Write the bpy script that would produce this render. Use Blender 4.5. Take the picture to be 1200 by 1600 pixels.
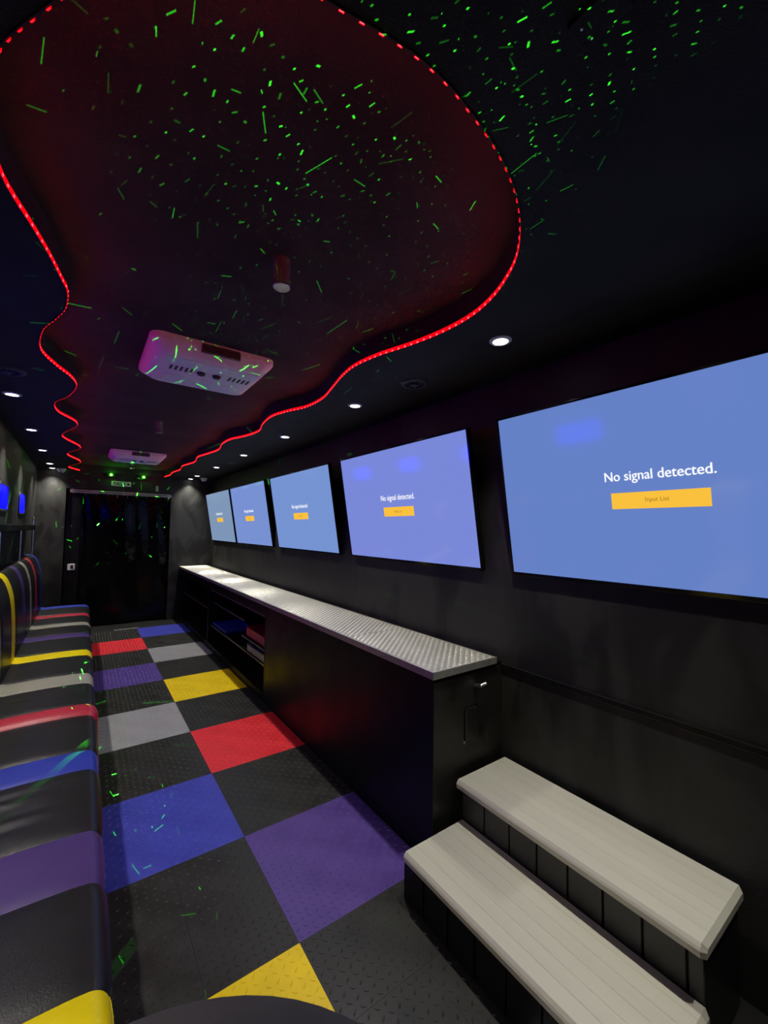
import bpy, bmesh, math, random
from mathutils import Vector, Matrix
from mathutils.geometry import tessellate_polygon

random.seed(7)
S = bpy.context.scene
COL = S.collection
for o in list(bpy.data.objects):
    bpy.data.objects.remove(o)

# ------------------------------------------------------------------ camera
YAW, PITCH, ROLL = math.radians(35.777), math.radians(2.555), math.radians(0.816)
CAM = Vector((-0.661, -1.383, 1.434))
_f = Vector((math.sin(YAW) * math.cos(PITCH), math.cos(YAW) * math.cos(PITCH), math.sin(PITCH)))
_r0 = Vector((math.cos(YAW), -math.sin(YAW), 0))
_u0 = _r0.cross(_f)
_r = _r0 * math.cos(ROLL) + _u0 * math.sin(ROLL)
_u = -_r0 * math.sin(ROLL) + _u0 * math.cos(ROLL)
cd = bpy.data.cameras.new('camera')
cd.sensor_fit = 'VERTICAL'
cd.sensor_height = 36.0
cd.sensor_width = 27.0
cd.lens = 649.26 / 1600 * 36.0
cd.clip_start = 0.02
cam = bpy.data.objects.new('camera', cd)
COL.objects.link(cam)
M3 = Matrix((_r, _u, -_f)).transposed()
cam.matrix_world = Matrix.Translation(CAM) @ M3.to_4x4()
S.camera = cam

# ------------------------------------------------------------------ world, exposure
w = bpy.data.worlds.new('world')
w.use_nodes = True
w.node_tree.nodes['Background'].inputs[0].default_value = (0.0, 0.0, 0.0, 1)
w.node_tree.nodes['Background'].inputs[1].default_value = 0.0
S.world = w
S.view_settings.view_transform = 'Standard'
S.view_settings.look = 'None'
S.view_settings.gamma = 1.0
S.view_settings.exposure = 0.0
S.view_settings.use_curve_mapping = False

DOWNLIGHT_W = 52.0        # each recessed ceiling light
STRIP_GLOW = 16.0         # red strip emission
LASER_W = 2200.0          # patterned laser projectors

# ------------------------------------------------------------------ helpers
ORG = {}                                   # world origin of each parent


def org(o):
    return ORG.get(o.name, Vector((0, 0, 0))) if o else Vector((0, 0, 0))


def link(o, parent=None):
    COL.objects.link(o)
    if parent:
        o.parent = parent
    return o


def tag(o, label=None, cat=None, group=None, kind=None):
    if label: o['label'] = label
    if cat: o['category'] = cat
    if group: o['group'] = group
    if kind: o['kind'] = kind
    return o


def thing(name, loc, label, cat, group=None):
    o = bpy.data.objects.new(name, None)
    o.empty_display_size = 0.05
    o.location = loc
    link(o)
    ORG[o.name] = Vector(loc)
    return tag(o, label, cat, group)


class MB:
    """collects world-space geometry, then links it as one mesh object"""
    def __init__(s):
        s.bm = bmesh.new()

    def box(s, x0, x1, y0, y1, z0, z1, bev=0.0, seg=2):
        r = bmesh.ops.create_cube(s.bm, size=1.0)
        vs = r['verts']
        for v in vs:
            v.co = Vector(((x0 + x1) / 2 + v.co.x * (x1 - x0), (y0 + y1) / 2 + v.co.y * (y1 - y0), (z0 + z1) / 2 + v.co.z * (z1 - z0)))
        if bev > 0:
            es = list({e for v in vs for e in v.link_edges})
            bmesh.ops.bevel(s.bm, geom=es, offset=bev, segments=seg, profile=0.5, affect='EDGES')
        return s

    def poly(s, pts):
        return s.bm.faces.new([s.bm.verts.new(p) for p in pts])

    def lathe(s, prof, c=(0, 0, 0), n=32, axis='z', cap=True):
        c = Vector(c)
        rings = []
        for r, h in prof:
            ring = []
            for i in range(n):
                a = 2 * math.pi * i / n
                x, y = r * math.cos(a), r * math.sin(a)
                p = {'z': (x, y, h), 'y': (x, h, y), 'x': (h, x, y)}[axis]
                ring.append(s.bm.verts.new(c + Vector(p)))
            rings.append(ring)
        for a, b in zip(rings, rings[1:]):
            for i in range(n):
                s.bm.faces.new((a[i], a[(i + 1) % n], b[(i + 1) % n], b[i]))
        if cap:
            s.bm.faces.new(rings[0]); s.bm.faces.new(rings[-1])
        return s

    def tube(s, p0, p1, r, n=12):
        p0, p1 = Vector(p0), Vector(p1)
        d = (p1 - p0).normalized()
        a = d.orthogonal().normalized(); b = d.cross(a)
        rs = []
        for p in (p0, p1):
            rs.append([s.bm.verts.new(p + a * r * math.cos(2 * math.pi * i / n) + b * r * math.sin(2 * math.pi * i / n)) for i in range(n)])
        for i in range(n):
            s.bm.faces.new((rs[0][i], rs[0][(i + 1) % n], rs[1][(i + 1) % n], rs[1][i]))
        s.bm.faces.new(rs[0]); s.bm.faces.new(rs[1])
        return s

    def grid(s, f, nu, nv):
        vs = [[s.bm.verts.new(f(i / nu, j / nv)) for j in range(nv + 1)] for i in range(nu + 1)]
        for i in range(nu):
            for j in range(nv):
                s.bm.faces.new((vs[i][j], vs[i + 1][j], vs[i + 1][j + 1], vs[i][j + 1]))
        return vs

    def extrude_y(s, prof, y0, y1):
        """prof: closed list of (x, z)"""
        a = [s.bm.verts.new((x, y0, z)) for x, z in prof]
        b = [s.bm.verts.new((x, y1, z)) for x, z in prof]
        n = len(prof)
        for i in range(n):
            s.bm.faces.new((a[i], a[(i + 1) % n], b[(i + 1) % n], b[i]))
        s.bm.faces.new(a); s.bm.faces.new(b)
        return s

    def build(s, name, m, parent=None, smooth=False, kind=None, local=False):
        bmesh.ops.recalc_face_normals(s.bm, faces=s.bm.faces[:])
        o0 = Vector((0, 0, 0)) if local else org(parent)
        if o0.length > 0:
            bmesh.ops.translate(s.bm, verts=s.bm.verts[:], vec=-o0)
        me = bpy.data.meshes.new(name)
        s.bm.to_mesh(me); s.bm.free()
        me.materials.append(m)
        if smooth:
            for p in me.polygons: p.use_smooth = True
            try: me.set_sharp_from_angle(angle=math.radians(35))
            except Exception: pass
        o = bpy.data.objects.new(name, me)
        link(o, parent)
        ORG[o.name] = Vector(o0) if parent else Vector((0, 0, 0))
        if kind: o['kind'] = kind
        return o


# ------------------------------------------------------------------ materials
def new_mat(name):
    m = bpy.data.materials.new(name); m.use_nodes = True
    nt = m.node_tree
    return m, nt, nt.nodes['Principled BSDF']


def mat(name, col, rough=0.5, metal=0.0, noise=0.0, nscale=8.0, bump=0.0, bscale=60.0, spec=0.5, coat=0.0, stretch=(1, 1, 1), rvar=0.0):
    m, nt, b = new_mat(name)
    N, L = nt.nodes, nt.links
    b.inputs['Base Color'].default_value = (*col, 1)
    b.inputs['Roughness'].default_value = rough
    b.inputs['Metallic'].default_value = metal
    b.inputs['Specular IOR Level'].default_value = spec
    b.inputs['Coat Weight'].default_value = coat
    tc = N.new('ShaderNodeTexCoord'); mp = N.new('ShaderNodeMapping')
    mp.inputs['Scale'].default_value = stretch
    L.new(tc.outputs['Object'], mp.inputs['Vector'])
    if noise > 0 or rvar > 0:
        n = N.new('ShaderNodeTexNoise'); n.inputs['Scale'].default_value = nscale
        n.inputs['Detail'].default_value = 5.0
        L.new(mp.outputs['Vector'], n.inputs['Vector'])
        if noise > 0:
            r = N.new('ShaderNodeValToRGB')
            r.color_ramp.elements[0].position = 0.3; r.color_ramp.elements[1].position = 0.7
            r.color_ramp.elements[0].color = (*[c * (1 - noise) for c in col], 1)
            r.color_ramp.elements[1].color = (*[min(1, c * (1 + noise)) for c in col], 1)
            L.new(n.outputs['Fac'], r.inputs['Fac']); L.new(r.outputs['Color'], b.inputs['Base Color'])
        if rvar > 0:
            mr = N.new('ShaderNodeMapRange')
            mr.inputs['From Min'].default_value = 0.35; mr.inputs['From Max'].default_value = 0.65
            mr.inputs['To Min'].default_value = max(0.02, rough - rvar); mr.inputs['To Max'].default_value = min(1, rough + rvar)
            L.new(n.outputs['Fac'], mr.inputs['Value']); L.new(mr.outputs['Result'], b.inputs['Roughness'])
    if bump > 0:
        n2 = N.new('ShaderNodeTexNoise'); n2.inputs['Scale'].default_value = bscale; n2.inputs['Detail'].default_value = 4.0
        L.new(mp.outputs['Vector'], n2.inputs['Vector'])
        bp = N.new('ShaderNodeBump'); bp.inputs['Strength'].default_value = bump; bp.inputs['Distance'].default_value = 0.01
        L.new(n2.outputs['Fac'], bp.inputs['Height']); L.new(bp.outputs['Normal'], b.inputs['Normal'])
    return m


def emit(name, col, strength, rough=0.3, base=(0, 0, 0), spec=0.5):
    m, nt, b = new_mat(name)
    b.inputs['Base Color'].default_value = (*base, 1)
    b.inputs['Roughness'].default_value = rough
    b.inputs['Specular IOR Level'].default_value = spec
    b.inputs['Emission Color'].default_value = (*col, 1)
    b.inputs['Emission Strength'].default_value = strength
    return m


def paint_mat(name, lo, hi, scale, stretch, r0, r1):
    """black brushed wall paint: blotchy colour and gloss"""
    m, nt, b = new_mat(name)
    N, L = nt.nodes, nt.links
    tc = N.new('ShaderNodeTexCoord'); mp = N.new('ShaderNodeMapping'); mp.inputs['Scale'].default_value = stretch
    L.new(tc.outputs['Object'], mp.inputs['Vector'])
    n = N.new('ShaderNodeTexNoise'); n.inputs['Scale'].default_value = scale; n.inputs['Detail'].default_value = 3
    n.inputs['Distortion'].default_value = 0.8
    L.new(mp.outputs['Vector'], n.inputs['Vector'])
    r = N.new('ShaderNodeValToRGB')
    r.color_ramp.elements[0].position = 0.47; r.color_ramp.elements[1].position = 0.57
    r.color_ramp.elements[0].color = (*lo, 1); r.color_ramp.elements[1].color = (*hi, 1)
    L.new(n.outputs['Fac'], r.inputs['Fac']); L.new(r.outputs['Color'], b.inputs['Base Color'])
    mr = N.new('ShaderNodeMapRange'); mr.inputs['To Min'].default_value = r0; mr.inputs['To Max'].default_value = r1
    L.new(n.outputs['Fac'], mr.inputs['Value']); L.new(mr.outputs['Result'], b.inputs['Roughness'])
    n2 = N.new('ShaderNodeTexNoise'); n2.inputs['Scale'].default_value = 140
    L.new(tc.outputs['Object'], n2.inputs['Vector'])
    bp = N.new('ShaderNodeBump'); bp.inputs['Strength'].default_value = 0.15; bp.inputs['Distance'].default_value = 0.004
    L.new(n2.outputs['Fac'], bp.inputs['Height']); L.new(bp.outputs['Normal'], b.inputs['Normal'])
    return m


M = dict(
    wall=paint_mat('black_wall_paint', (0.007, 0.007, 0.007), (0.021, 0.021, 0.020), 3.4, (1, 1, 0.40), 0.45, 0.7),
    pier=paint_mat('black_end_wall_paint', (0.010, 0.010, 0.010), (0.028, 0.028, 0.026), 4.0, (1, 1, 0.6), 0.4, 0.7),
    ceil=mat('black_ceiling_fabric', (0.040, 0.034, 0.038), 0.85, noise=0.3, nscale=3, bump=0.3, bscale=300, spec=0.2),
    soffit=mat('black_soffit_fabric', (0.020, 0.019, 0.0175), 0.75, noise=0.35, nscale=4, bump=0.3, bscale=300, spec=0.3),
    subfloor=mat('black_subfloor', (0.008, 0.008, 0.008), 0.6, noise=0.2),
    cab=mat('black_laminate', (0.006, 0.006, 0.006), 0.42, noise=0.25, nscale=5, rvar=0.06, spec=0.25),
    cab_end=mat('black_matt_board', (0.012, 0.012, 0.010), 0.5, noise=0.4, nscale=6, rvar=0.1),
    edge=mat('grey_edge_banding', (0.10, 0.085, 0.09), 0.4, noise=0.2, nscale=20),
    alu=mat('brushed_aluminium_tread', (0.52, 0.505, 0.44), 0.42, metal=0.55, noise=0.10, nscale=10, rvar=0.06),
    stud=mat('worn_bright_stud', (0.92, 0.90, 0.80), 0.34, metal=0.5, noise=0.05, nscale=20),
    alu_edge=mat('aluminium_edge', (0.62, 0.61, 0.55), 0.38, metal=0.7, noise=0.1, nscale=30),
    tread=mat('pale_step_aluminium', (0.66, 0.65, 0.55), 0.40, metal=0.12, noise=0.08, nscale=5, stretch=(1, 0.1, 1), rvar=0.08),
    riser=mat('dark_grey_plank', (0.045, 0.045, 0.04), 0.5, noise=0.25, nscale=6),
    black=mat('black_plastic', (0.010, 0.010, 0.010), 0.35, noise=0.15, nscale=10),
    bezel=mat('gloss_black_bezel', (0.006, 0.006, 0.007), 0.12, noise=0.1, nscale=10),
    chrome=mat('polished_steel', (0.85, 0.83, 0.82), 0.22, metal=0.85, noise=0.05, nscale=20),
    steel=mat('brushed_steel', (0.62, 0.61, 0.58), 0.35, metal=1.0, noise=0.15, nscale=20),
    white=mat('white_plastic', (0.84, 0.82, 0.82), 0.45, noise=0.05, nscale=10),
    cream=mat('cream_plastic', (0.45, 0.40, 0.36), 0.4, noise=0.05, nscale=10),
    slot=mat('dark_slot', (0.03, 0.025, 0.03), 0.6, noise=0.1),
    acgrey=mat('grey_plastic', (0.16, 0.13, 0.14), 0.4, noise=0.05),
    curtain=mat('gloss_black_vinyl_curtain', (0.004, 0.004, 0.005), 0.10, noise=0.2, nscale=5, bump=0.25, bscale=14, spec=0.16),
    vinyl=mat('black_vinyl', (0.015, 0.015, 0.018), 0.34, noise=0.15, nscale=9, bump=0.10, bscale=260),
    pouf=mat('dark_grey_vinyl', (0.085, 0.086, 0.080), 0.6, noise=0.15, nscale=9, bump=0.10, bscale=260),
    rubber=mat('black_rubber', (0.012, 0.012, 0.012), 0.6, noise=0.2),
    gobo_lens=emit('green_laser_lens', (0.05, 1.0, 0.03), 14.0),
    lens=emit('white_lamp_lens', (1.0, 0.97, 0.88), 12.0),
    blue=emit('blue_lit_pane', (0.0, 0.0, 1.0), 7.0, rough=0.2),
    strip=emit('red_strip_glow', (1.0, 0.0006, 0.004), STRIP_GLOW * 0.09),
    led=emit('red_led_chip', (1.0, 0.0035, 0.0050), STRIP_GLOW * 6.0),
    text=emit('white_screen_text', (0.95, 0.97, 1.0), 1.0, spec=0.0),
    button=emit('amber_screen_button', (1.0, 0.56, 0.05), 0.95, spec=0.0),
    button_text=emit('brown_button_text', (0.42, 0.20, 0.02), 0.8, spec=0.0),
)
STR = {}
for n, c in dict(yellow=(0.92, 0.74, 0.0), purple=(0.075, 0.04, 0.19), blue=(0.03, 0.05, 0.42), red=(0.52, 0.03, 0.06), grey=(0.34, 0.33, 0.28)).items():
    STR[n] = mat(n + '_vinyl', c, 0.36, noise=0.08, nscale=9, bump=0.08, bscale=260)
TILE = {}
for n, c in dict(yellow=(0.84, 0.60, 0.0), purple=(0.085, 0.045, 0.26), blue=(0.045, 0.055, 0.43), red=(0.74, 0.022, 0.035), grey=(0.30, 0.30, 0.32), black=(0.017, 0.017, 0.016)).items():
    TILE[n] = mat(n + '_floor_plastic', c, 0.42, noise=0.12, nscale=7, rvar=0.08)

# ------------------------------------------------------------------ room shell
XL, XR, Y0, Y1, ZS, ZC = -1.20, 1.06, -2.6, 5.90, 2.219, 2.31
T = 0.06


def struct(mb, name, m, parent=None):
    o = mb.build(name, m, parent)
    o['kind'] = 'structure'
    return o


floor = struct(MB().box(XL - T, XR + T, Y0 - T, Y1 + 0.2, -0.08, -0.008), 'floor', M['subfloor'])
struct(MB().box(XR, XR + T, Y0, Y1 + 0.2, -0.08, ZC + 0.05), 'wall_right', M['wall'])
struct(MB().box(XL - T, XL, Y0, Y1 + 0.2, -0.08, ZC + 0.05), 'wall_left', M['wall'])
struct(MB().box(XL - T, XR + T, Y0 - T, Y0, -0.08, ZC + 0.05), 'wall_near', M['wall'])
DX0, DX1, DZ = -0.882, 0.435, 1.965
e = MB()
e.box(XL, DX0, Y1, Y1 + 0.14, -0.008, ZS)
e.box(DX1, XR, Y1, Y1 + 0.14, -0.008, ZS)
e.box(DX0, DX1, Y1, Y1 + 0.14, DZ, ZS)
e.box(XL, XR, Y1 + 0.14, Y1 + 0.2, -0.008, ZC)
struct(e, 'wall_far', M['pier'])
struct(MB().box(XR - 0.010, XR, Y0, -0.02, 0.758, 0.782, 0.003), 'trim_1', M['cab'])
struct(MB().box(-0.27, 0.02, 5.50, 5.53, -0.008, 0.004, 0.002), 'trim_2', M['alu_edge'])

# ceiling: upper panel, soffit with wavy opening, fascia round the opening
CP = [(-0.747, -0.585), (-0.66, -0.715), (-0.56, -0.80), (-0.46, -0.845), (-0.371, -0.863), (-0.261, -0.881), (-0.175, -0.882), (-0.098, -0.871), (-0.026, -0.857), (0.055, -0.833), (0.137, -0.798), (0.22, -0.747), (0.305, -0.675), (0.367, -0.594), (0.424, -0.485), (0.458, -0.355), (0.458, -0.203), (0.429, -0.039), (0.385, 0.122), (0.365, 0.293), (0.386, 0.453), (0.43, 0.634), (0.474, 0.837), (0.470, 1.052), (0.415, 1.224), (0.378, 1.413), (0.402, 1.659), (0.455, 1.90), (0.427, 2.146), (0.363, 2.383), (0.362, 2.64), (0.407, 2.95), (0.373, 3.28), (0.338, 3.55), (0.385, 3.95), (0.335, 4.40), (0.372, 4.80), (0.34, 5.20), (0.362, 5.50), (0.33, 5.84)]
CL = [(-0.745, 5.84), (-0.862, 5.48), (-0.731, 4.87), (-0.845, 4.278), (-0.724, 3.732), (-0.85, 3.162), (-0.736, 2.576), (-0.838, 2.224), (-0.844, 1.961), (-0.773, 1.748), (-0.73, 1.505), (-0.749, 1.338), (-0.808, 1.174), (-0.851, 0.986), (-0.829, 0.75), (-0.782, 0.602), (-0.749, 0.483), (-0.739, 0.35), (-0.751, 0.272), (-0.776, 0.139), (-0.807, 0.009), (-0.83, -0.076), (-0.845, -0.16), (-0.848, -0.30), (-0.826, -0.42), (-0.799, -0.497), (-0.747, -0.585)]


def catmull(pts, step):
    out = []
    n = len(pts)
    for i in range(n - 1):
        p0 = Vector(pts[max(i - 1, 0)]); p1 = Vector(pts[i]); p2 = Vector(pts[i + 1]); p3 = Vector(pts[min(i + 2, n - 1)])
        for k in range(12):
            t = k / 12
            out.append(0.5 * ((2 * p1) + (-p0 + p2) * t + (2 * p0 - 5 * p1 + 4 * p2 - p3) * t * t + (-p0 + 3 * p1 - 3 * p2 + p3) * t ** 3))
    out.append(Vector(pts[-1]))
    res = [out[0]]
    acc = 0.0
    for a, b in zip(out, out[1:]):
        d = (b - a).length
        while acc + d >= step:
            t = (step - acc) / d
            a = a.lerp(b, t); d = (b - a).length
            res.append(a.copy()); acc = 0.0
        acc += d
    return res


loopL = catmull(CL, 0.0167)
loopR = catmull(CP, 0.0167)
open_curve = loopL + loopR[1:]            # from far left, round the near end, to far right
hole = open_curve[::2]
ceiling = struct(MB().box(XL - T, XR + T, Y0 - T, Y1 + 0.2, ZC, ZC + 0.05), 'ceiling', M['ceil'])
sb = MB()
outer = [Vector((XL, Y0, 0)), Vector((XR, Y0, 0)), Vector((XR, Y1 + 0.14, 0)), Vector((XL, Y1 + 0.14, 0))]
hv = [Vector((p.x, p.y, 0)) for p in hole]
allv = outer + hv
vb = [sb.bm.verts.new((p.x, p.y, ZS)) for p in allv]
for t in tessellate_polygon([outer, hv]):
    try: sb.bm.faces.new([vb[i] for i in t])
    except ValueError: pass
so = sb.build('soffit', M['soffit'], ceiling)
fb = MB()
n = len(hole)
lo = [fb.bm.verts.new((p.x, p.y, ZS)) for p in hole]
hi = [fb.bm.verts.new((p.x, p.y, ZC)) for p in hole]
for i in range(n):
    fb.bm.faces.new((lo[i], lo[(i + 1) % n], hi[(i + 1) % n], hi[i]))
fb.build('fascia', M['ceil'], ceiling)

# ------------------------------------------------------------------ floor tiles
U = 0.61
WR = 0.5935


def tile_mesh(wx, wy, name):
    mb = MB()
    g = 0.00015
    mb.box(g, wx - g, g, wy - g, -0.008, 0.0, 0.0004, 1)
    st = wx / 10 if wx > 0.29 else wx / 9
    nx = int(round(wx / st)); ny = int(round(wy / 0.0305))
    for i in range(nx):
        for j in range(ny):
            cx, cy = (i + 0.5) * wx / nx, (j + 0.5) * wy / ny
            a = math.radians(45 if (i + j) % 2 else -45)
            ux, uy = math.cos(a), math.sin(a)
            L_, W_, h = 0.0115, 0.0042, 0.0014
            base = [(L_, 0), (0, W_), (-L_, 0), (0, -W_)]
            b = [mb.bm.verts.new((cx + p * ux - q * uy, cy + p * uy + q * ux, 0.0)) for p, q in base]
            t = [mb.bm.verts.new((cx + (p * ux - q * uy) * 0.6, cy + (p * uy + q * ux) * 0.6, h)) for p, q in base]
            for k in range(4):
                mb.bm.faces.new((b[k], b[(k + 1) % 4], t[(k + 1) % 4], t[k]))
            mb.bm.faces.new(t)
    bmesh.ops.recalc_face_normals(mb.bm, faces=mb.bm.faces[:])
    me = bpy.data.meshes.new(name); mb.bm.to_mesh(me); mb.bm.free()
    me.materials.append(TILE['black'])
    return me


tm_full = tile_mesh(U / 2, U / 2, 'floor_tile')
tm_cut = tile_mesh(WR - U / 2, U / 2, 'floor_tile_cut')
tm_near = tile_mesh(U / 2, U / 2, 'floor_tile_near')
RC = {0: 'purple', 1: 'black', 2: 'red', 3: 'black', 4: 'yellow', 5: 'black', 6: 'grey', 7: 'black', 8: 'blue', -1: 'black', -2: 'grey', -3: 'black'}
LC = {-1: 'yellow', 0: 'black', 1: 'blue', 2: 'black', 3: 'grey', 4: 'black', 5: 'purple', 6: 'black', 7: 'red', 8: 'black', -2: 'black', -3: 'red'}


def put_tile(me, x, y, c):
    o = bpy.data.objects.new('floor_tile', me)
    o.location = (x, y, 0)
    link(o, floor)
    o.material_slots[0].link = 'OBJECT'
    o.material_slots[0].material = TILE[c]


for k in range(-3, 9):
    for jj in (0, 1):
        y = (k + jj / 2) * U
        put_tile(tm_full, -U, y, LC[k]); put_tile(tm_full, -U / 2, y, LC[k])
        put_tile(tm_full, 0, y, RC[k]); put_tile(tm_cut, U / 2, y, RC[k])
        if y < -0.05:                      # the tiled floor runs on to the wall beside and behind the steps
            put_tile(tm_full, WR, y, 'black')

# ------------------------------------------------------------------ light strip
def curve_normals(c):
    ns = []
    for i in range(len(c)):
        a = c[max(i - 1, 0)]; b = c[min(i + 1, len(c) - 1)]
        t = (b - a).normalized()
        ns.append(Vector((-t.y, t.x)))     # interior of the opening lies to the left going left-near-right
    return ns


nrm = curve_normals(open_curve)
sg = thing('led_strip', (-0.18, -0.88, ZS), 'red LED light strip following the wavy edge of the ceiling opening', 'light strip')
mb = MB()
prof = [(0.001, 0.013), (0.0035, 0.013), (0.0035, -0.003), (0.001, -0.003)]
rings = []
for p, nn in zip(open_curve, nrm):
    rings.append([mb.bm.verts.new((p.x + nn.x * d, p.y + nn.y * d, ZS + h)) for d, h in prof])
for a, b in zip(rings, rings[1:]):
    for i in range(4):
        f = mb.bm.faces.new((a[i], a[(i + 1) % 4], b[(i + 1) % 4], b[i]))
        f.material_index = 0 if i == 1 else 1          # only the face towards the opening gives light
for r_ in (rings[0], rings[-1]):
    mb.bm.faces.new(r_).material_index = 1
tape = mb.build('strip_tape', M['strip'], sg)
tape.data.materials.append(M['rubber'])
mb = MB()
for i in range(1, len(open_curve) - 1, 2):
    p, nn = open_curve[i], nrm[i]
    t = Vector((nn.y, -nn.x))
    base = []
    for (a, h) in ((-0.004, -0.0045), (0.004, -0.0045), (0.004, 0.0035), (-0.004, 0.0035)):
        base.append((p.x + t.x * a, p.y + t.y * a, ZS + h))
    b = [mb.bm.verts.new((x + nn.x * 0.0034, y + nn.y * 0.0034, z)) for x, y, z in base]
    f = [mb.bm.verts.new((x + nn.x * 0.0062, y + nn.y * 0.0062, z * 0.6 + (ZS - 0.0005) * 0.4)) for x, y, z in base]
    for k in range(4):
        mb.bm.faces.new((b[k], b[(k + 1) % 4], f[(k + 1) % 4], f[k])).material_index = 1
    mb.bm.faces.new(f)
chips = mb.build('led_chips', M['led'], sg, kind='stuff')
chips.data.materials.append(M['strip'])

# ------------------------------------------------------------------ recessed ceiling lights
ring_mb = MB(); ring_mb.lathe([(0.031, 0.0), (0.031, -0.006), (0.040, -0.006), (0.045, -0.002), (0.045, 0.0)], n=32, cap=False)
ring_o = ring_mb.build('bezel_ring', M['white'], None, smooth=True)
ring_me = ring_o.data; bpy.data.objects.remove(ring_o)
lens_mb = MB(); lens_mb.lathe([(0.0005, -0.0052), (0.014, -0.0052), (0.026, -0.0042), (0.031, -0.002)], n=32, cap=True)
lens_o = lens_mb.build('lamp_lens', M['lens'], None, smooth=True)
lens_me = lens_o.data; bpy.data.objects.remove(lens_o)


def downlight(x, y, label):
    t = thing('recessed_light', (x, y, ZS), label, 'ceiling light', 'recessed ceiling lights')
    for nm, me in (('bezel_ring', ring_me), ('lamp_lens', lens_me)):
        link(bpy.data.objects.new(nm, me), t)
    ld = bpy.data.lights.new('recessed_lamp', 'SPOT')
    ld.energy = DOWNLIGHT_W
    ld.color = (1.0, 0.95, 0.84)
    ld.spot_size = math.radians(98); ld.spot_blend = 1.0
    ld.shadow_soft_size = 0.022
    lo_ = bpy.data.objects.new('lamp', ld)
    lo_.location = (0, 0, -0.010)
    link(lo_, t)


RY = [-0.301 + 1.127 * k for k in range(6)] + [5.81]
RL = ['brightest recessed light on the right side, above the nearest TV', 'recessed light on the right, second from the camera, beside the round speaker',
      'recessed light on the right, third from the camera', 'recessed light on the right, fourth from the camera',
      'recessed light on the right, fifth from the camera', 'recessed light on the right next to the last, near the corner dome',
      'farthest recessed light on the right, shining down the end wall']
for y, l in zip(RY, RL): downlight(0.695, y, l)
downlight(0.695, -1.428, 'recessed light above the steps, on the near right ceiling')
LY = [1.916 + 1.127 * k for k in range(4)] + [5.80]
LL = ['recessed light at the left picture edge, nearest of the left row', 'recessed light second in the left row', 'recessed light third in the left row',
      'recessed light fourth in the left row', 'farthest recessed light on the left, shining down the end wall']
for y, l in zip(LY, LL): downlight(-1.04, y, l)
downlight(-1.04, 0.789, 'recessed light over the bench, just outside the left picture edge')
downlight(-1.04, -0.338, 'recessed light over the near end of the bench')

# ------------------------------------------------------------------ televisions
XB, XT, ZB, ZT = 1.037, 0.917, 1.245, 1.961
TW = 1.289
ax = Vector((0, -1, 0)); ay = Vector((XT - XB, 0, ZT - ZB)); TH = ay.length; ay.normalize(); az = ax.cross(ay)


def font_mesh(txt, size, bold):
    cu = bpy.data.curves.new('txt', 'FONT')
    cu.body = txt; cu.size = size; cu.align_x = 'CENTER'; cu.align_y = 'CENTER'; cu.resolution_u = 4
    ob = bpy.data.objects.new('txt', cu); COL.objects.link(ob)
    bpy.context.view_layer.update()
    me = bpy.data.meshes.new_from_object(ob.evaluated_get(bpy.context.evaluated_depsgraph_get()))
    bpy.data.objects.remove(ob)
    if bold:
        bm_ = bmesh.new(); bm_.from_mesh(me)
        src = bm_.faces[:]
        for d in (-bold, bold):
            g_ = bmesh.ops.duplicate(bm_, geom=src)
            bmesh.ops.translate(bm_, verts=[e_ for e_ in g_['geom'] if isinstance(e_, bmesh.types.BMVert)], vec=(d, d * 0.4, 0.0))
        bm_.to_mesh(me); bm_.free()
    return me


def fit_w(me, wd, off):
    xs = [v.co.x for v in me.vertices]; ys = [v.co.y for v in me.vertices]
    s = wd / (max(xs) - min(xs)); cx = (max(xs) + min(xs)) / 2; cy = (max(ys) + min(ys)) / 2
    for v in me.vertices:
        v.co.x = (v.co.x - cx) * s + off[0]; v.co.y = (v.co.y - cy) * s * 1.12 + off[1]; v.co.z = off[2] + (0.00008 * ((v.index * 3) // len(me.vertices)))
    return me


msg_me = fit_w(font_mesh('No signal detected.', 0.04, 0.0007), 0.352, (0.0, TH * 0.559, 0.0022)); msg_me.materials.append(M['text'])
btx_me = fit_w(font_mesh('Input List', 0.02, 0.0), 0.076, (0.0, TH * 0.438, 0.0036)); btx_me.materials.append(M['button_text'])


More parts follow.
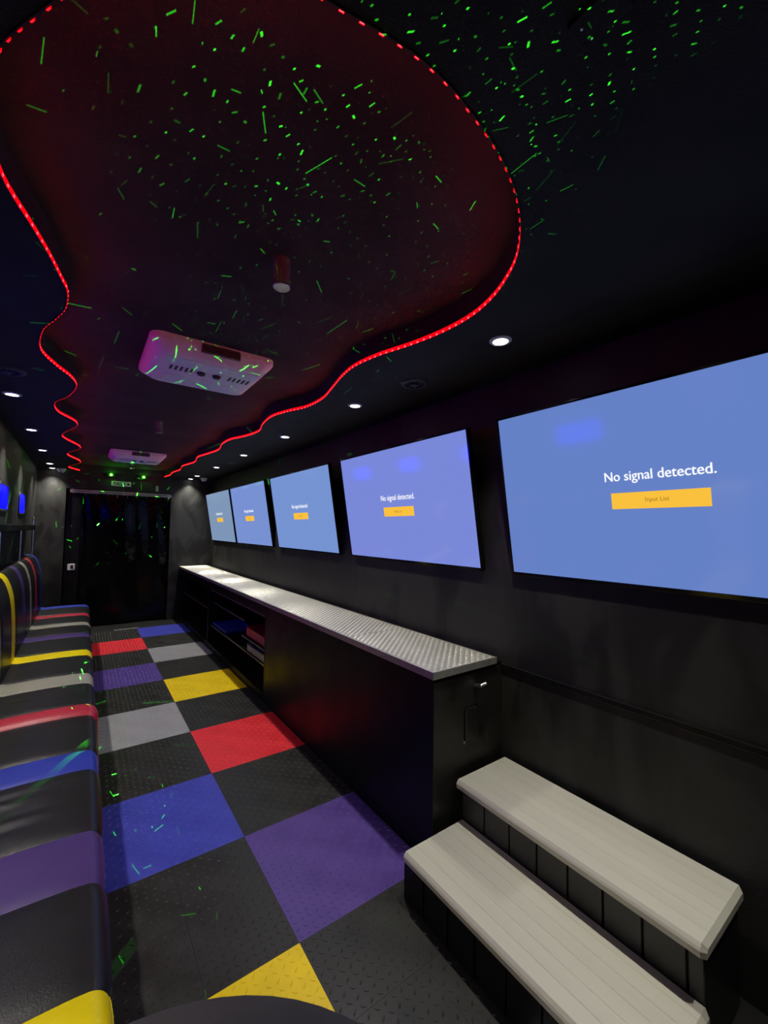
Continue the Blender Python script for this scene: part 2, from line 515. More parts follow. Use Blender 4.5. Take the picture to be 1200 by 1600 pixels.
def tv(yfar, label, col, strength):
    yc = yfar - TW / 2
    t = thing('television', (XB, yc, ZB), label, 'television', 'wall televisions')
    t.matrix_world = Matrix.Translation((XB, yc, ZB)) @ Matrix((ax, ay, az)).transposed().to_4x4()
    ORG[t.name] = Vector((0, 0, 0))
    h = TW / 2; b = 0.010; bb = 0.016
    f = MB()
    f.box(-h - b, h + b, -bb, TH + b, -0.030, -0.001, 0.004)
    f.box(-h - b, h + b, TH, TH + b, -0.003, 0.004, 0.001)
    f.box(-h - b, h + b, -bb, 0, -0.003, 0.004, 0.001)
    f.box(-h - b, -h, 0, TH, -0.003, 0.004, 0.001)
    f.box(h, h + b, 0, TH, -0.003, 0.004, 0.001)
    f.build('frame', M['bezel'], t, local=True)
    sm = emit('screen_light', col, strength, rough=0.09)
    s = MB(); s.box(-h, h, 0, TH, -0.001, 0.001)
    so_ = s.build('screen', sm, t, local=True); so_['label'] = 'glowing blue screen'
    tx = bpy.data.objects.new('screen_message', msg_me); link(tx, so_); tx['label'] = 'white lettering No signal detected.'
    bu = MB(); bu.box(-0.157, 0.157, TH * 0.396, TH * 0.480, 0.0012, 0.003, 0.0008, 1)
    bo = bu.build('screen_button', M['button'], so_, local=True); bo['label'] = 'amber on-screen button'
    link(bpy.data.objects.new('button_text', btx_me), so_)
    MB().box(-0.16, 0.16, 0.22, 0.27, -0.045, -0.030, 0.003).build('wall_bracket', M['black'], t, local=True)
    MB().box(-0.16, 0.16, 0.50, 0.55, -0.095, -0.030, 0.003).build('wall_bracket', M['black'], t, local=True)


tv(-0.113, 'nearest wall TV, cut by the right edge of the picture, showing a blue no-signal screen', (0.130, 0.218, 0.560), 1.0)
tv(1.384, 'second wall TV from the camera, largest seen whole, with violet-blue screen', (0.190, 0.245, 0.680), 1.0)
tv(2.876, 'third wall TV from the camera, in the middle of the row', (0.180, 0.290, 0.640), 1.0)
tv(4.354, 'fourth wall TV from the camera, close beside the farthest one', (0.185, 0.280, 0.640), 1.0)
tv(5.725, 'farthest wall TV at the end wall, with a paler grey-blue screen', (0.200, 0.300, 0.470), 1.0)

# ------------------------------------------------------------------ counter
CX, CT = 0.590, 0.822
ct = thing('counter_top', (CX, -0.03, CT - 0.03), 'long aluminium tread-plate counter top under the TVs', 'counter top')


def plate(y0, y1):
    mb = MB()
    x0, x1 = CX, 1.006
    mb.box(x0, x1, y0, y1, CT - 0.030, CT - 0.0008, 0.002)
    pb = mb.build('plate', M['alu'], ct)
    mb = MB()
    sx, sy = 0.0405, 0.0185
    nx = int((x1 - x0 - 0.03) / sx) + 1; ny = int((y1 - y0 - 0.03) / sy)
    for j in range(ny + 1):
        for i in range(nx + 1):
            cx = x0 + 0.022 + i * sx + (sx / 2 if j % 2 else 0)
            cy = y0 + 0.016 + j * sy
            if cy > y1 - 0.012 or cx > x1 - 0.014: continue
            n_ = 6; R_ = 0.0048; A_ = 0.0105
            b = []; t = []
            for k in range(n_):
                a = 2 * math.pi * k / n_
                b.append(mb.bm.verts.new((cx + A_ * math.sin(a), cy + R_ * math.cos(a), CT - 0.0008)))
                t.append(mb.bm.verts.new((cx + 0.6 * A_ * math.sin(a), cy + 0.5 * R_ * math.cos(a), CT + 0.0022)))
            for k in range(n_):
                mb.bm.faces.new((b[k], b[(k + 1) % n_], t[(k + 1) % n_], t[k]))
            mb.bm.faces.new(t)
    mb.build('tread_studs', M['stud'], pb, kind='stuff', smooth=False)


plate(-0.030, 0.685)
plate(0.688, 3.40)
plate(3.403, Y1 - 0.005)
mb = MB(); mb.box(CX - 0.002, 1.007, -0.034, -0.030, CT - 0.032, CT + 0.001, 0.001)
mb.build('end_lip', M['alu_edge'], ct)
mb = MB(); mb.box(CX - 0.004, CX, -0.034, Y1 - 0.005, CT - 0.032, CT + 0.001, 0.001)
mb.build('front_lip', M['alu_edge'], ct)

cz = CT - 0.031
FX = 0.600
c1 = thing('closed_cabinet', (FX, -0.02, 0), 'closed black cabinet under the near half of the counter', 'cabinet')
MB().box(FX, FX + 0.018, -0.018, 2.03, 0.0, cz, 0.001).build('front_panel', M['cab'], c1)
MB().box(FX, XR - 0.002, -0.024, -0.018, 0.0, cz - 0.02, 0.001).build('end_panel', M['cab_end'], c1)
MB().box(FX + 0.018, XR - 0.002, -0.018, 2.03, 0.02, cz, 0.001).build('carcass', M['cab'], c1)
op = MB(); op.box(0.790, 0.880, -0.034, -0.024, 0.475, 0.620, 0.006)
oo = op.build('outlet_cover', M['black'], c1)
MB().box(0.782, 0.792, -0.030, -0.024, 0.462, 0.475, 0.002).build('cover_clip', M['acgrey'], oo)
k = MB(); k.tube((0.862, -0.024, 0.712), (0.862, -0.060, 0.720), 0.008); k.tube((0.862, -0.056, 0.718), (0.890, -0.066, 0.728), 0.007)
k.build('latch', M['steel'], c1, smooth=True)


def open_cab(y0, y1, label, shelves):
    c = thing('open_cabinet', (FX, (y0 + y1) / 2, 0), label, 'cabinet')
    MB().box(FX, XR - 0.002, y0, y0 + 0.018, 0.0, cz, 0.001).build('side_panel', M['cab'], c)
    MB().box(FX, XR - 0.002, y1 - 0.018, y1, 0.0, cz, 0.001).build('side_panel', M['cab'], c)
    MB().box(XR - 0.012, XR - 0.002, y0 + 0.018, y1 - 0.018, 0.0, cz).build('back_panel', M['cab'], c)
    MB().box(FX, FX + 0.018, y0 + 0.018, y1 - 0.018, cz - 0.085, cz, 0.001).build('top_rail', M['cab'], c)
    MB().box(FX, XR - 0.012, y0 + 0.018, y1 - 0.018, 0.0, 0.06, 0.001).build('plinth', M['cab'], c)
    for (a, b, z, x) in shelves:
        s = MB().box(x, XR - 0.012, a, b, z - 0.016, z).build('shelf', M['cab'], c)
        MB().box(x - 0.002, x, a, b, z - 0.016, z).build('edge_strip', M['edge'], s)
    return c


open_cab(2.035, 3.99, 'open black cabinet with shelves and coloured stand-ins for reflections under the counter',
         [(2.053, 3.972, 0.695, FX + 0.022), (2.053, 2.75, 0.40, FX + 0.03), (2.053, 3.30, 0.275, FX + 0.03), (2.75, 3.972, 0.54, FX + 0.05), (3.30, 3.972, 0.27, FX + 0.03)])
open_cab(3.995, 5.88, 'open black cabinet at the far end of the counter by the end wall', [(4.013, 5.862, 0.42, FX + 0.06)])


def tray(x0, x1, y0, y1, z0, z1, m, label):  # made-up coloured boxes, added in place of reflections inside the cabinet
    t = thing('reflection_tray', ((x0 + x1) / 2, (y0 + y1) / 2, z0), label, 'tray', 'stand-ins for reflections in the open cabinet')
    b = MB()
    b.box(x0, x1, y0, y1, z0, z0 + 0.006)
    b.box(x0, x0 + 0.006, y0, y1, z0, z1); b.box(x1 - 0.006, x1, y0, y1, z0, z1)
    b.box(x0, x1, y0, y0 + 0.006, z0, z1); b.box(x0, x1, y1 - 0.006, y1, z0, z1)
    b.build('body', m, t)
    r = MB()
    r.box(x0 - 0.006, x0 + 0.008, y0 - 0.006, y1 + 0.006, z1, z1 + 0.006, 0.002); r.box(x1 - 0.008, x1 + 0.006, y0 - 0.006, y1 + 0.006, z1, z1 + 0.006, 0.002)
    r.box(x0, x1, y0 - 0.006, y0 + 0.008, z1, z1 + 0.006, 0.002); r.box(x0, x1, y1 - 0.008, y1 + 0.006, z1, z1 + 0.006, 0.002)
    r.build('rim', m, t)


tray(0.65, 0.95, 2.08, 2.68, 0.401, 0.485, STR['red'], 'red tray shape standing in for a reflection, on the upper shelf of the open cabinet')
tray(0.64, 0.95, 2.08, 2.62, 0.276, 0.335, STR['grey'], 'grey tray shape standing in for a reflection, below the red one in the open cabinet')
tray(0.645, 0.95, 3.34, 3.92, 0.271, 0.30, STR['blue'], 'shallow blue tray shape standing in for a reflection, toward the far side of the open cabinet')

# ------------------------------------------------------------------ steps
ys0, ys1 = -0.960, -0.062
st = thing('entry_steps', (0.72, (ys0 + ys1) / 2, 0), 'two dark entry steps with pale aluminium treads along the right wall', 'steps')


def tread(x0, x1, ztop, y0, y1):
    th = 0.034; c = 0.010
    prof = [(x0, ztop - th), (x0 - 0.002, ztop - 0.016), (x0 + 0.002, ztop - 0.009), (x0 + c, ztop)]
    ngr = 6
    for i in range(1, ngr):
        gx = x0 + c + (x1 - x0 - c) * i / ngr
        prof += [(gx - 0.0016, ztop), (gx, ztop - 0.0022), (gx + 0.0016, ztop)]
    prof += [(x1 - 0.003, ztop), (x1, ztop - 0.003), (x1, ztop - th)]
    mb = MB(); mb.extrude_y(prof, y0 + 0.010, y1 - 0.004)
    o = mb.build('tread', M['tread'], st)
    # chamfered end caps
    mb = MB()
    p2 = [(x0 - 0.001, ztop - th), (x0 - 0.003, ztop - 0.016), (x0 + 0.002, ztop - 0.008), (x0 + c, ztop + 0.0004), (x1 - 0.003, ztop + 0.0004), (x1 + 0.001, ztop - 0.003), (x1 + 0.001, ztop - th)]
    sh = [(x + (0.010 if x < (x0 + x1) / 2 else -0.010), z - (0.012 if z > ztop - 0.012 else 0)) for x, z in p2]
    a = [mb.bm.verts.new((x, y0 + 0.0102, z)) for x, z in p2]; b = [mb.bm.verts.new((x, y0 - 0.002, z)) for x, z in sh]
    n_ = len(p2)
    for i in range(n_): mb.bm.faces.new((a[i], a[(i + 1) % n_], b[(i + 1) % n_], b[i]))
    mb.bm.faces.new(b)
    mb.build('tread_end', M['tread'], o)


tread(0.402, 0.730, 0.178, ys0, ys1 - 0.008)
tread(0.700, 1.030, 0.352, ys0, ys1)
MB().box(0.412, 0.735, ys0 + 0.012, ys1 - 0.012, 0.0, 0.143).build('lower_box', M['black'], st)
MB().box(0.747, 1.020, ys0 + 0.012, ys1 - 0.006, 0.0, 0.318).build('upper_box', M['black'], st)
yb = [-0.064, -0.189, -0.314, -0.436, -0.557, -0.677, -0.794, -0.908, -0.950]
for a, b in zip(yb, yb[1:]):
    MB().box(0.735, 0.747, b + 0.0035, a - 0.0035, 0.145, 0.318, 0.0015, 1).build('riser_plank', M['riser'], st)
for a, b in zip(yb, yb[1:]):
    MB().box(0.403, 0.412, b + 0.0035, a - 0.0105 if a > -0.1 else a - 0.0035, 0.006, 0.144, 0.0015, 1).build('riser_plank', M['cab'], st)

# ------------------------------------------------------------------ bench
bench = thing('bench_seat', (-0.85, 2.2, 0), 'long black padded bench with coloured stripes along the left wall', 'bench')
cen = [(-0.40, 'yellow', 0.22), (0.155, 'purple', 0.24), (0.78, 'blue', 0.175), (1.36, 'red', 0.155), (1.93, 'grey', 0.22), (2.60, 'yellow', 0.18), (3.25, 'purple', 0.17), (3.78, 'grey', 0.16), (4.32, 'red', 0.16), (4.93, 'blue', 0.17)]
segs = []
prev = -0.66
for c, colr, wd in cen:
    segs.append((prev, c - wd / 2, None)); segs.append((c - wd / 2, c + wd / 2, colr)); prev = c + wd / 2


def arc(cx, cz_, r, a0, a1, n_=6):
    return [(cx + r * math.cos(math.radians(a0 + (a1 - a0) * i / n_)), cz_ + r * math.sin(math.radians(a0 + (a1 - a0) * i / n_))) for i in range(n_ + 1)]


ZSEAT, XF = 0.462, -0.578
seat_prof = [(-1.07, 0.30), (-1.07, ZSEAT - 0.004)] + [(-1.0 + 0.07 * i, ZSEAT + 0.006 * math.sin(math.pi * i / 6)) for i in range(6)] + arc(XF - 0.045, ZSEAT - 0.045, 0.045, 90, 0) + [(XF + 0.004, 0.30), (XF + 0.010, 0.20), (XF + 0.014, 0.10), (XF + 0.016, 0.012)]
back_prof = [(-1.055, 0.40), (-1.040, 0.47), (-1.040, 0.60), (-1.046, 0.75)] + [(-1.056, 0.88), (-1.070, 0.96), (-1.092, 1.03), (-1.118, 1.072), (-1.150, 1.090), (-1.196, 1.094)]


def smooth_prof(pr, k=3):
    out = []
    for i in range(len(pr) - 1):
        p0 = Vector(pr[max(i - 1, 0)]); p1 = Vector(pr[i]); p2 = Vector(pr[i + 1]); p3 = Vector(pr[min(i + 2, len(pr) - 1)])
        for j in range(k):
            t = j / k
            out.append(0.5 * ((2 * p1) + (-p0 + p2) * t + (2 * p0 - 5 * p1 + 4 * p2 - p3) * t * t + (-p0 + 3 * p1 - 3 * p2 + p3) * t ** 3))
    out.append(Vector(pr[-1]))
    return out


def pad(name, prof, y0, y1, m, bulge, label=None, wrinkle=0.0, seed=0):
    pr = smooth_prof(prof, 2)
    nn = []
    for i in range(len(pr)):
        a, b = pr[max(i - 1, 0)], pr[min(i + 1, len(pr) - 1)]
        t = (b - a).normalized() if (b - a).length > 1e-9 else Vector((1, 0))
        nn.append(Vector((-t.y, t.x)))
    # orient outwards (away from the wall corner)
    c = Vector((-1.3, 0.0))
    sgn = 1 if sum((nn[i].dot(pr[i] - c)) for i in range(len(pr))) > 0 else -1
    rnd = random.Random(seed)
    ph = [rnd.uniform(0, 6.28) for _ in range(4)]
    mb = MB()
    nv = 14
    L_ = y1 - y0

    def f(u, v):
        i = min(int(round(u * (len(pr) - 1))), len(pr) - 1)
        e_ = min(v, 1 - v) * L_
        d = bulge * (1 - math.exp(-e_ / 0.018)) * (0.85 + 0.15 * math.sin(math.pi * v))
        if wrinkle:
            fade = max(0.0, min(1.0, (-0.68 - pr[i].x) / 0.2)) * math.sin(math.pi * v)
            yy = y0 + v * L_
            d += wrinkle * fade * (math.sin(yy * 60 + 9 * pr[i].x + ph[0]) + 0.6 * math.sin(yy * 95 - 5 * pr[i].x + ph[1]))
        p = pr[i] + nn[i] * sgn * d
        return (p.x, y0 + v * L_, p.y)
    mb.grid(f, len(pr) - 1, nv if not wrinkle else 30)
    # end caps to the inside so the pad has thickness
    o = mb.build(name, m, bench, smooth=True)
    if label: o['label'] = label
    return o


for i, (a, b, c) in enumerate(segs):
    if c is None:
        pad('seat_panel', seat_prof, a, b, M['vinyl'], 0.008, wrinkle=0.0042 if 0.2 < (a + b) / 2 < 0.8 else 0.0005, seed=i)
        pad('back_panel', back_prof, a, b, M['vinyl'], 0.007, seed=i)
    else:
        raised = 0.018 if c == 'red' and a < 2 else 0.005
        pad('seat_stripe', seat_prof, a, b, STR[c], raised, c + ' vinyl stripe', seed=i)
        pad('back_stripe', back_prof, a, b, STR[c], 0.006, c + ' vinyl stripe', seed=i)
BE0, BE1 = segs[0][0], segs[-1][1]
MB().box(-1.19, XF - 0.030, BE0 + 0.004, BE1 - 0.004, 0.0, 0.30, 0.006).build('base', M['vinyl'], bench)
for yy, tt in ((BE1, 1), (BE0, -1)):
    mb = MB()
    cap = [(x, z) for x, z in [(p.x, p.y) for p in smooth_prof(seat_prof, 2)]]
    cap = cap + [(-1.07, 0.012)]
    a = [mb.bm.verts.new((x, yy, z)) for x, z in cap]; mb.bm.faces.new(a)
    cap = [(p.x, p.y) for p in smooth_prof(back_prof, 2)] + [(-1.196, 0.40)]
    a = [mb.bm.verts.new((x, yy, z)) for x, z in cap]; mb.bm.faces.new(a)
    bmesh.ops.solidify(mb.bm, geom=mb.bm.faces[:], thickness=0.006)
    mb.build('end_panel', STR['blue'] if tt > 0 else M['vinyl'], bench)

# dark rounded seat in the near foreground
ps = thing('rounded_seat', (-0.652, -1.113, 0), 'dark grey rounded padded seat at the bottom edge, nearest the camera', 'seat')
prof = [(0.0005, 0.999)] + [(0.424 * math.sin(math.radians(a)), 0.575 + 0.424 * math.cos(math.radians(a))) for a in range(6, 91, 6)] + [(0.424, 0.45), (0.418, 0.30), (0.405, 0.16), (0.395, 0.12)]
mb = MB(); mb.lathe(prof, (-0.652, -1.113, 0), 64); mb.build('cushion', M['pouf'], ps, smooth=True)
mb = MB(); mb.lathe([(0.36, 0.002), (0.38, 0.01), (0.395, 0.12)], (-0.652, -1.113, 0), 64); mb.build('base', M['black'], ps, smooth=True)

# ------------------------------------------------------------------ left wall: ledge, blue windows
lg = thing('wall_ledge', (-1.15, 3.5, 1.38), 'black ledge on thin posts along the left wall above the bench backs', 'ledge')
MB().box(XL + 0.001, -1.118, 1.2, 4.93, 1.385, 1.440, 0.004).build('board', M['cab'], lg)
for y in (2.55, 3.75, 4.90):
    p = MB(); p.tube((-1.140, y, 1.098), (-1.140, y, 1.385), 0.010); p.build('post', M['steel'], lg, smooth=True)
p = MB(); p.tube((-1.140, 4.90, 1.440), (-1.140, 4.90, 1.512), 0.007); p.lathe([(0.0005, 1.512), (0.012, 1.515), (0.014, 1.525), (0.0005, 1.538)], (-1.140, 4.90, 0), 16)
p.build('end_knob', M['chrome'], lg, smooth=True)


def rrect(w_, h_, r, n_=6):
    pts = []
    for cx, cy, a0 in ((w_ / 2 - r, h_ / 2 - r, 0), (-w_ / 2 + r, h_ / 2 - r, 90), (-w_ / 2 + r, -h_ / 2 + r, 180), (w_ / 2 - r, -h_ / 2 + r, 270)):
        for i in range(n_ + 1):
            a = math.radians(a0 + 90 * i / n_)
            pts.append((cx + r * math.cos(a), cy + r * math.sin(a)))
    return pts


for i, yc in enumerate((4.33, 3.12, 1.90, 0.66)):
    wn = bpy.data.objects.new('window_%d' % (i + 1), None); wn.location = (XL, yc, 1.66); link(wn); wn['kind'] = 'structure'
    wn['label'] = ['farthest blue lit window on the left wall', 'blue lit window cut by the left picture edge', 'blue lit window seen only as a reflection in the second TV', 'blue lit window seen only as a reflection in the nearest TV'][i]
    ORG[wn.name] = Vector(wn.location)
    pts = rrect(0.44, 0.19, 0.05); po = rrect(0.48, 0.23, 0.065)
    mb = MB()
    a = [mb.bm.verts.new((XL + 0.006, yc + x, 1.66 + z)) for x, z in pts]; mb.bm.faces.new(a)
    b = [mb.bm.verts.new((XL + 0.001, yc + x, 1.66 + z)) for x, z in pts]
    for j in range(len(pts)): mb.bm.faces.new((a[j], a[(j + 1) % len(pts)], b[(j + 1) % len(pts)], b[j]))
    mb.build('pane', M['blue'], wn)
    mb = MB()
    a = [mb.bm.verts.new((XL + 0.010, yc + x, 1.66 + z)) for x, z in pts]; b = [mb.bm.verts.new((XL + 0.010, yc + x, 1.66 + z)) for x, z in po]
    c = [mb.bm.verts.new((XL + 0.001, yc + x, 1.66 + z)) for x, z in po]; d = [mb.bm.verts.new((XL + 0.002, yc + x, 1.66 + z)) for x, z in pts]
    m_ = len(pts)
    for j in range(m_):
        j2 = (j + 1) % m_
        mb.bm.faces.new((a[j], a[j2], b[j2], b[j])); mb.bm.faces.new((b[j], b[j2], c[j2], c[j])); mb.bm.faces.new((a[j], a[j2], d[j2], d[j]))
    mb.build('frame', M['wall'], wn)

# ------------------------------------------------------------------ air conditioners
def aircon(yf, label):
    t = thing('air_conditioner', (-0.17, yf + 0.26, ZC), label, 'air conditioner', 'ceiling air conditioners')
    zb = 2.225
    # outline rings: ceiling edge, mid, bottom
    def ring(x0, x1, y0, y1, r, z):
        cx, cy = (x0 + x1) / 2, (y0 + y1) / 2
        return [(cx + x, cy + y, z) for x, y in rrect(x1 - x0, y1 - y0, r, 6)]
    R_ = [ring(-0.455, 0.115, yf, yf + 0.56, 0.05, ZC), ring(-0.455, 0.115, yf, yf + 0.56, 0.05, ZC - 0.022), ring(-0.448, 0.108, yf + 0.004, yf + 0.55, 0.05, ZC - 0.034),
          ring(-0.425, 0.080, yf + 0.020, yf + 0.49, 0.05, zb + 0.020), ring(-0.412, 0.070, yf + 0.030, yf + 0.47, 0.05, zb + 0.006), ring(-0.398, 0.056, yf + 0.045, yf + 0.455, 0.045, zb)]
    mb = MB()
    vs = [[mb.bm.verts.new(p) for p in r] for r in R_]
    for a, b in zip(vs, vs[1:]):
        for i in range(len(a)):
            mb.bm.faces.new((a[i], a[(i + 1) % len(a)], b[(i + 1) % len(b)], b[i]))
    mb.bm.faces.new(vs[-1])
    body = mb.build('housing', M['white'], t, smooth=True)
    # front grille on the sloped face
    g = MB(); g.box(-0.245, -0.065, yf - 0.003, yf + 0.012, ZC - 0.052, ZC - 0.012, 0.002)
    go = g.build('front_grille', M['acgrey'], t)
    for i in range(4):
        z = ZC - 0.046 + i * 0.010
        MB().box(-0.240, -0.070, yf - 0.006, yf - 0.002, z, z + 0.004).build('louvre', M['slot'], go)
    # flap panel and slots on the underside
    pl = MB(); pl.box(-0.385, 0.045, yf + 0.05, yf + 0.135, zb - 0.003, zb + 0.002, 0.001); pl.build('return_panel', M['white'], t)
    for x0 in (-0.350, -0.070):
        for i in range(5):
            x = x0 + i * 0.0235
            MB().box(x, x + 0.011, yf + 0.165, yf + 0.225, zb - 0.0012, zb + 0.001).build('vent_slot', M['slot'], t)
    for x in (-0.205, -0.130):
        kb = MB(); kb.lathe([(0.0005, zb - 0.012), (0.016, zb - 0.012), (0.020, zb - 0.004), (0.022, zb)], (x, yf + 0.195, 0), 16)
        kb.build('knob', M['slot'], t, smooth=True)
    lp = MB(); lp.box(-0.36, 0.02, yf + 0.30, yf + 0.43, zb - 0.003, zb + 0.002, 0.001); lp.build('filter_panel', M['white'], t)


aircon(0.672, 'white ceiling air conditioner nearest the camera, lit pink at one end')
aircon(4.16, 'farther white ceiling air conditioner, near the end wall')


def can(x, y, label):
    t = thing('ceiling_canister', (x, y, ZC - 0.09), label, 'canister', 'steel canisters on the ceiling')
    mb = MB(); mb.lathe([(0.026, ZC), (0.026, ZC - 0.085), (0.027, ZC - 0.087)], (x, y, 0), 32, cap=False); mb.build('tube', M['chrome'], t, smooth=True)
    mb = MB(); mb.lathe([(0.027, ZC - 0.086), (0.0275, ZC - 0.092), (0.026, ZC - 0.094), (0.0005, ZC - 0.0935)], (x, y, 0), 32); mb.build('end_cap', M['steel'], t, smooth=True)


can(-0.170, -0.115, 'polished steel canister hanging from the ceiling nearest the camera')
can(-0.186, 2.49, 'polished steel canister between the two air conditioners')
can(-0.168, 5.10, 'polished steel canister beyond the far air conditioner')

# ------------------------------------------------------------------ ceiling speakers, domes, bracket
def speaker(x, y, label):
    t = thing('ceiling_speaker', (x, y, ZS), label, 'speaker', 'round ceiling speakers')
    mb = MB(); mb.lathe([(0.050, 0.0), (0.052, -0.010), (0.064, -0.010), (0.072, -0.004), (0.074, 0.0)], (x, y, ZS), 40, cap=False); mb.build('rim', M['riser'], t, smooth=True)
    mb = MB(); mb.lathe([(0.052, -0.001), (0.022, -0.002), (0.0005, -0.002)], (x, y, ZS), 40); mb.build('cone', M['black'], t, smooth=True)
    mb = MB(); mb.lathe([(0.020, -0.003), (0.020, -0.014), (0.0005, -0.017)], (x, y, ZS), 24); mb.build('tweeter', M['riser'], t, smooth=True)
    for i in range(8):
        a = math.pi * 2 * i / 8
        mb = MB(); mb.tube((x + 0.018 * math.cos(a), y + 0.018 * math.sin(a), ZS - 0.009), (x + 0.052 * math.cos(a), y + 0.052 * math.sin(a), ZS - 0.008), 0.0022, 6)
        mb.build('spoke', M['riser'], t)


speaker(0.735, 0.295, 'round black ceiling speaker on the right, nearest the camera')
speaker(0.735, 3.65, 'small-looking round black ceiling speaker far along the right side')
speaker(-1.005, 1.42, 'round black ceiling speaker at the left picture edge')


def dome(x, y, label):
    t = thing('dome_camera', (x, y, ZS), label, 'camera', 'dome cameras in the far corners')
    mb = MB(); mb.lathe([(0.050, 0.0), (0.050, -0.018), (0.046, -0.024), (0.036, -0.025)], (x, y, ZS), 32, cap=False); mb.build('base_ring', M['white'], t, smooth=True)
    mb = MB(); mb.lathe([(0.040, -0.022)] + [(0.040 * math.cos(math.radians(a)), -0.022 - 0.036 * math.sin(math.radians(a))) for a in (15, 30, 45, 60, 75)] + [(0.0005, -0.058)], (x, y, ZS), 32)
    mb.build('dome', M['white'], t, smooth=True)
    mb = MB(); mb.lathe([(0.012, -0.044), (0.012, -0.057), (0.0005, -0.061)], (x - 0.004, y - 0.014, ZS), 16); mb.build('lens', M['black'], t, smooth=True)


dome(0.845, 5.58, 'white dome camera on the right ceiling by the farthest TV')
dome(-0.94, 5.80, 'dome camera on the left ceiling by the end wall')
br = thing('ceiling_bracket', (-0.055, -1.075, ZS), 'small dark metal bracket with screws on the near ceiling', 'bracket')
mb = MB(); mb.box(-0.084, -0.034, -1.125, -1.048, ZS - 0.008, ZS, 0.002); mb.build('plate', M['soffit'], br)
for x, y in ((-0.068, -1.063), (-0.044, -1.066)):
    mb = MB(); mb.lathe([(0.002, -0.008), (0.002, -0.010), (0.0005, -0.0105)], (x, y, ZS), 12); mb.build('screw', M['steel'], br, smooth=True)

# ------------------------------------------------------------------ end wall: curtain, rail, sign, latch
cu = thing('door_curtain', (-0.16, 5.96, 0.02), 'glossy black vinyl curtain closing the doorway in the end wall', 'curtain')
mb = MB()


def cur(u, v):
    x = -0.70 + 1.105 * u
    z = 0.02 + 1.870 * v
    y = 5.965 + 0.010 * math.sin(x * 9 + 0.9 * math.sin(v * 3)) + 0.004 * math.sin(x * 31 + v * 4.2) * v + 0.005 * math.sin(v * 7 + x * 6)
    return (x, y, z)


mb.grid(cur, 150, 24)
mb.build('sheet', M['curtain'], cu, smooth=True)
for i in range(9):
    x = -0.66 + i * 0.128
    mb = MB(); mb.tube((x, 5.94, 1.870), (x, 5.902, 1.918), 0.004, 8); mb.build('hook', M['steel'], cu, smooth=True)
dr = bpy.data.objects.new('door_1', None); dr.location = (-0.78, 5.97, 0); link(dr); dr['kind'] = 'structure'; ORG[dr.name] = Vector(dr.location)
MB().box(-0.868, -0.705, 5.95, 5.98, 0.002, 1.93, 0.003).build('leaf', M['cab'], dr)
MB().box(-0.830, -0.745, 5.94, 5.952, 0.815, 0.905, 0.004).build('latch_plate', M['white'], dr)
MB().box(-0.795, -0.765, 5.93, 5.942, 0.840, 0.885, 0.004).build('latch_button', M['black'], dr)
rl = thing('curtain_rail', (-0.2, 5.89, 1.90), 'silver double curtain rail above the black curtain', 'rail')
mb = MB(); mb.box(-0.835, 0.437, 5.875, 5.895, 1.932, 1.952, 0.003); mb.build('upper_bar', M['alu_edge'], rl)
mb = MB(); mb.box(-0.835, 0.437, 5.87, 5.897, 1.906, 1.925, 0.003); mb.build('lower_bar', M['alu_edge'], rl)
for x in (-0.80, -0.2, 0.39):
    MB().box(x - 0.012, x + 0.012, 5.888, 5.8998, 1.899, 1.959, 0.002).build('mount', M['steel'], rl)
MB().box(0.385, 0.410, 5.868, 5.892, 1.880, 1.906, 0.002).build('end_stop', M['white'], rl)
sn = thing('wall_sign', (-0.235, 5.895, 2.07), 'small pale sign with dark and red marks above the curtain rail', 'sign')
MB().box(-0.360, -0.110, 5.89, 5.8995, 2.035, 2.105, 0.002).build('panel', M['white'], sn)
for x0, x1, z0, z1 in ((-0.335, -0.300, 2.072, 2.092), (-0.292, -0.262, 2.068, 2.090), (-0.252, -0.182, 2.076, 2.086), (-0.335, -0.190, 2.050, 2.060)):
    MB().box(x0, x1, 5.8885, 5.8905, z0, z1).build('mark', M['slot'], sn)
mb = MB(); mb.lathe([(0.018, -0.0015), (0.018, 0.0005)], (-0.145, 5.8897, 2.07), 24, axis='y'); mb.build('red_mark', STR['red'], sn)
mo = thing('motion_sensor', (0.235, 5.895, 2.03), 'small cream motion sensor on the end wall beside the red strip', 'sensor')
mb = MB(); mb.box(0.215, 0.255, 5.878, 5.8995, 1.985, 2.075, 0.009, 3); mb.build('housing', M['cream'], mo, smooth=True)
mb = MB(); mb.lathe([(0.0005, -0.012), (0.009, -0.009), (0.013, 0.0)], (0.235, 5.878, 2.015), 16, axis='y'); mb.build('lens', M['white'], mo, smooth=True)

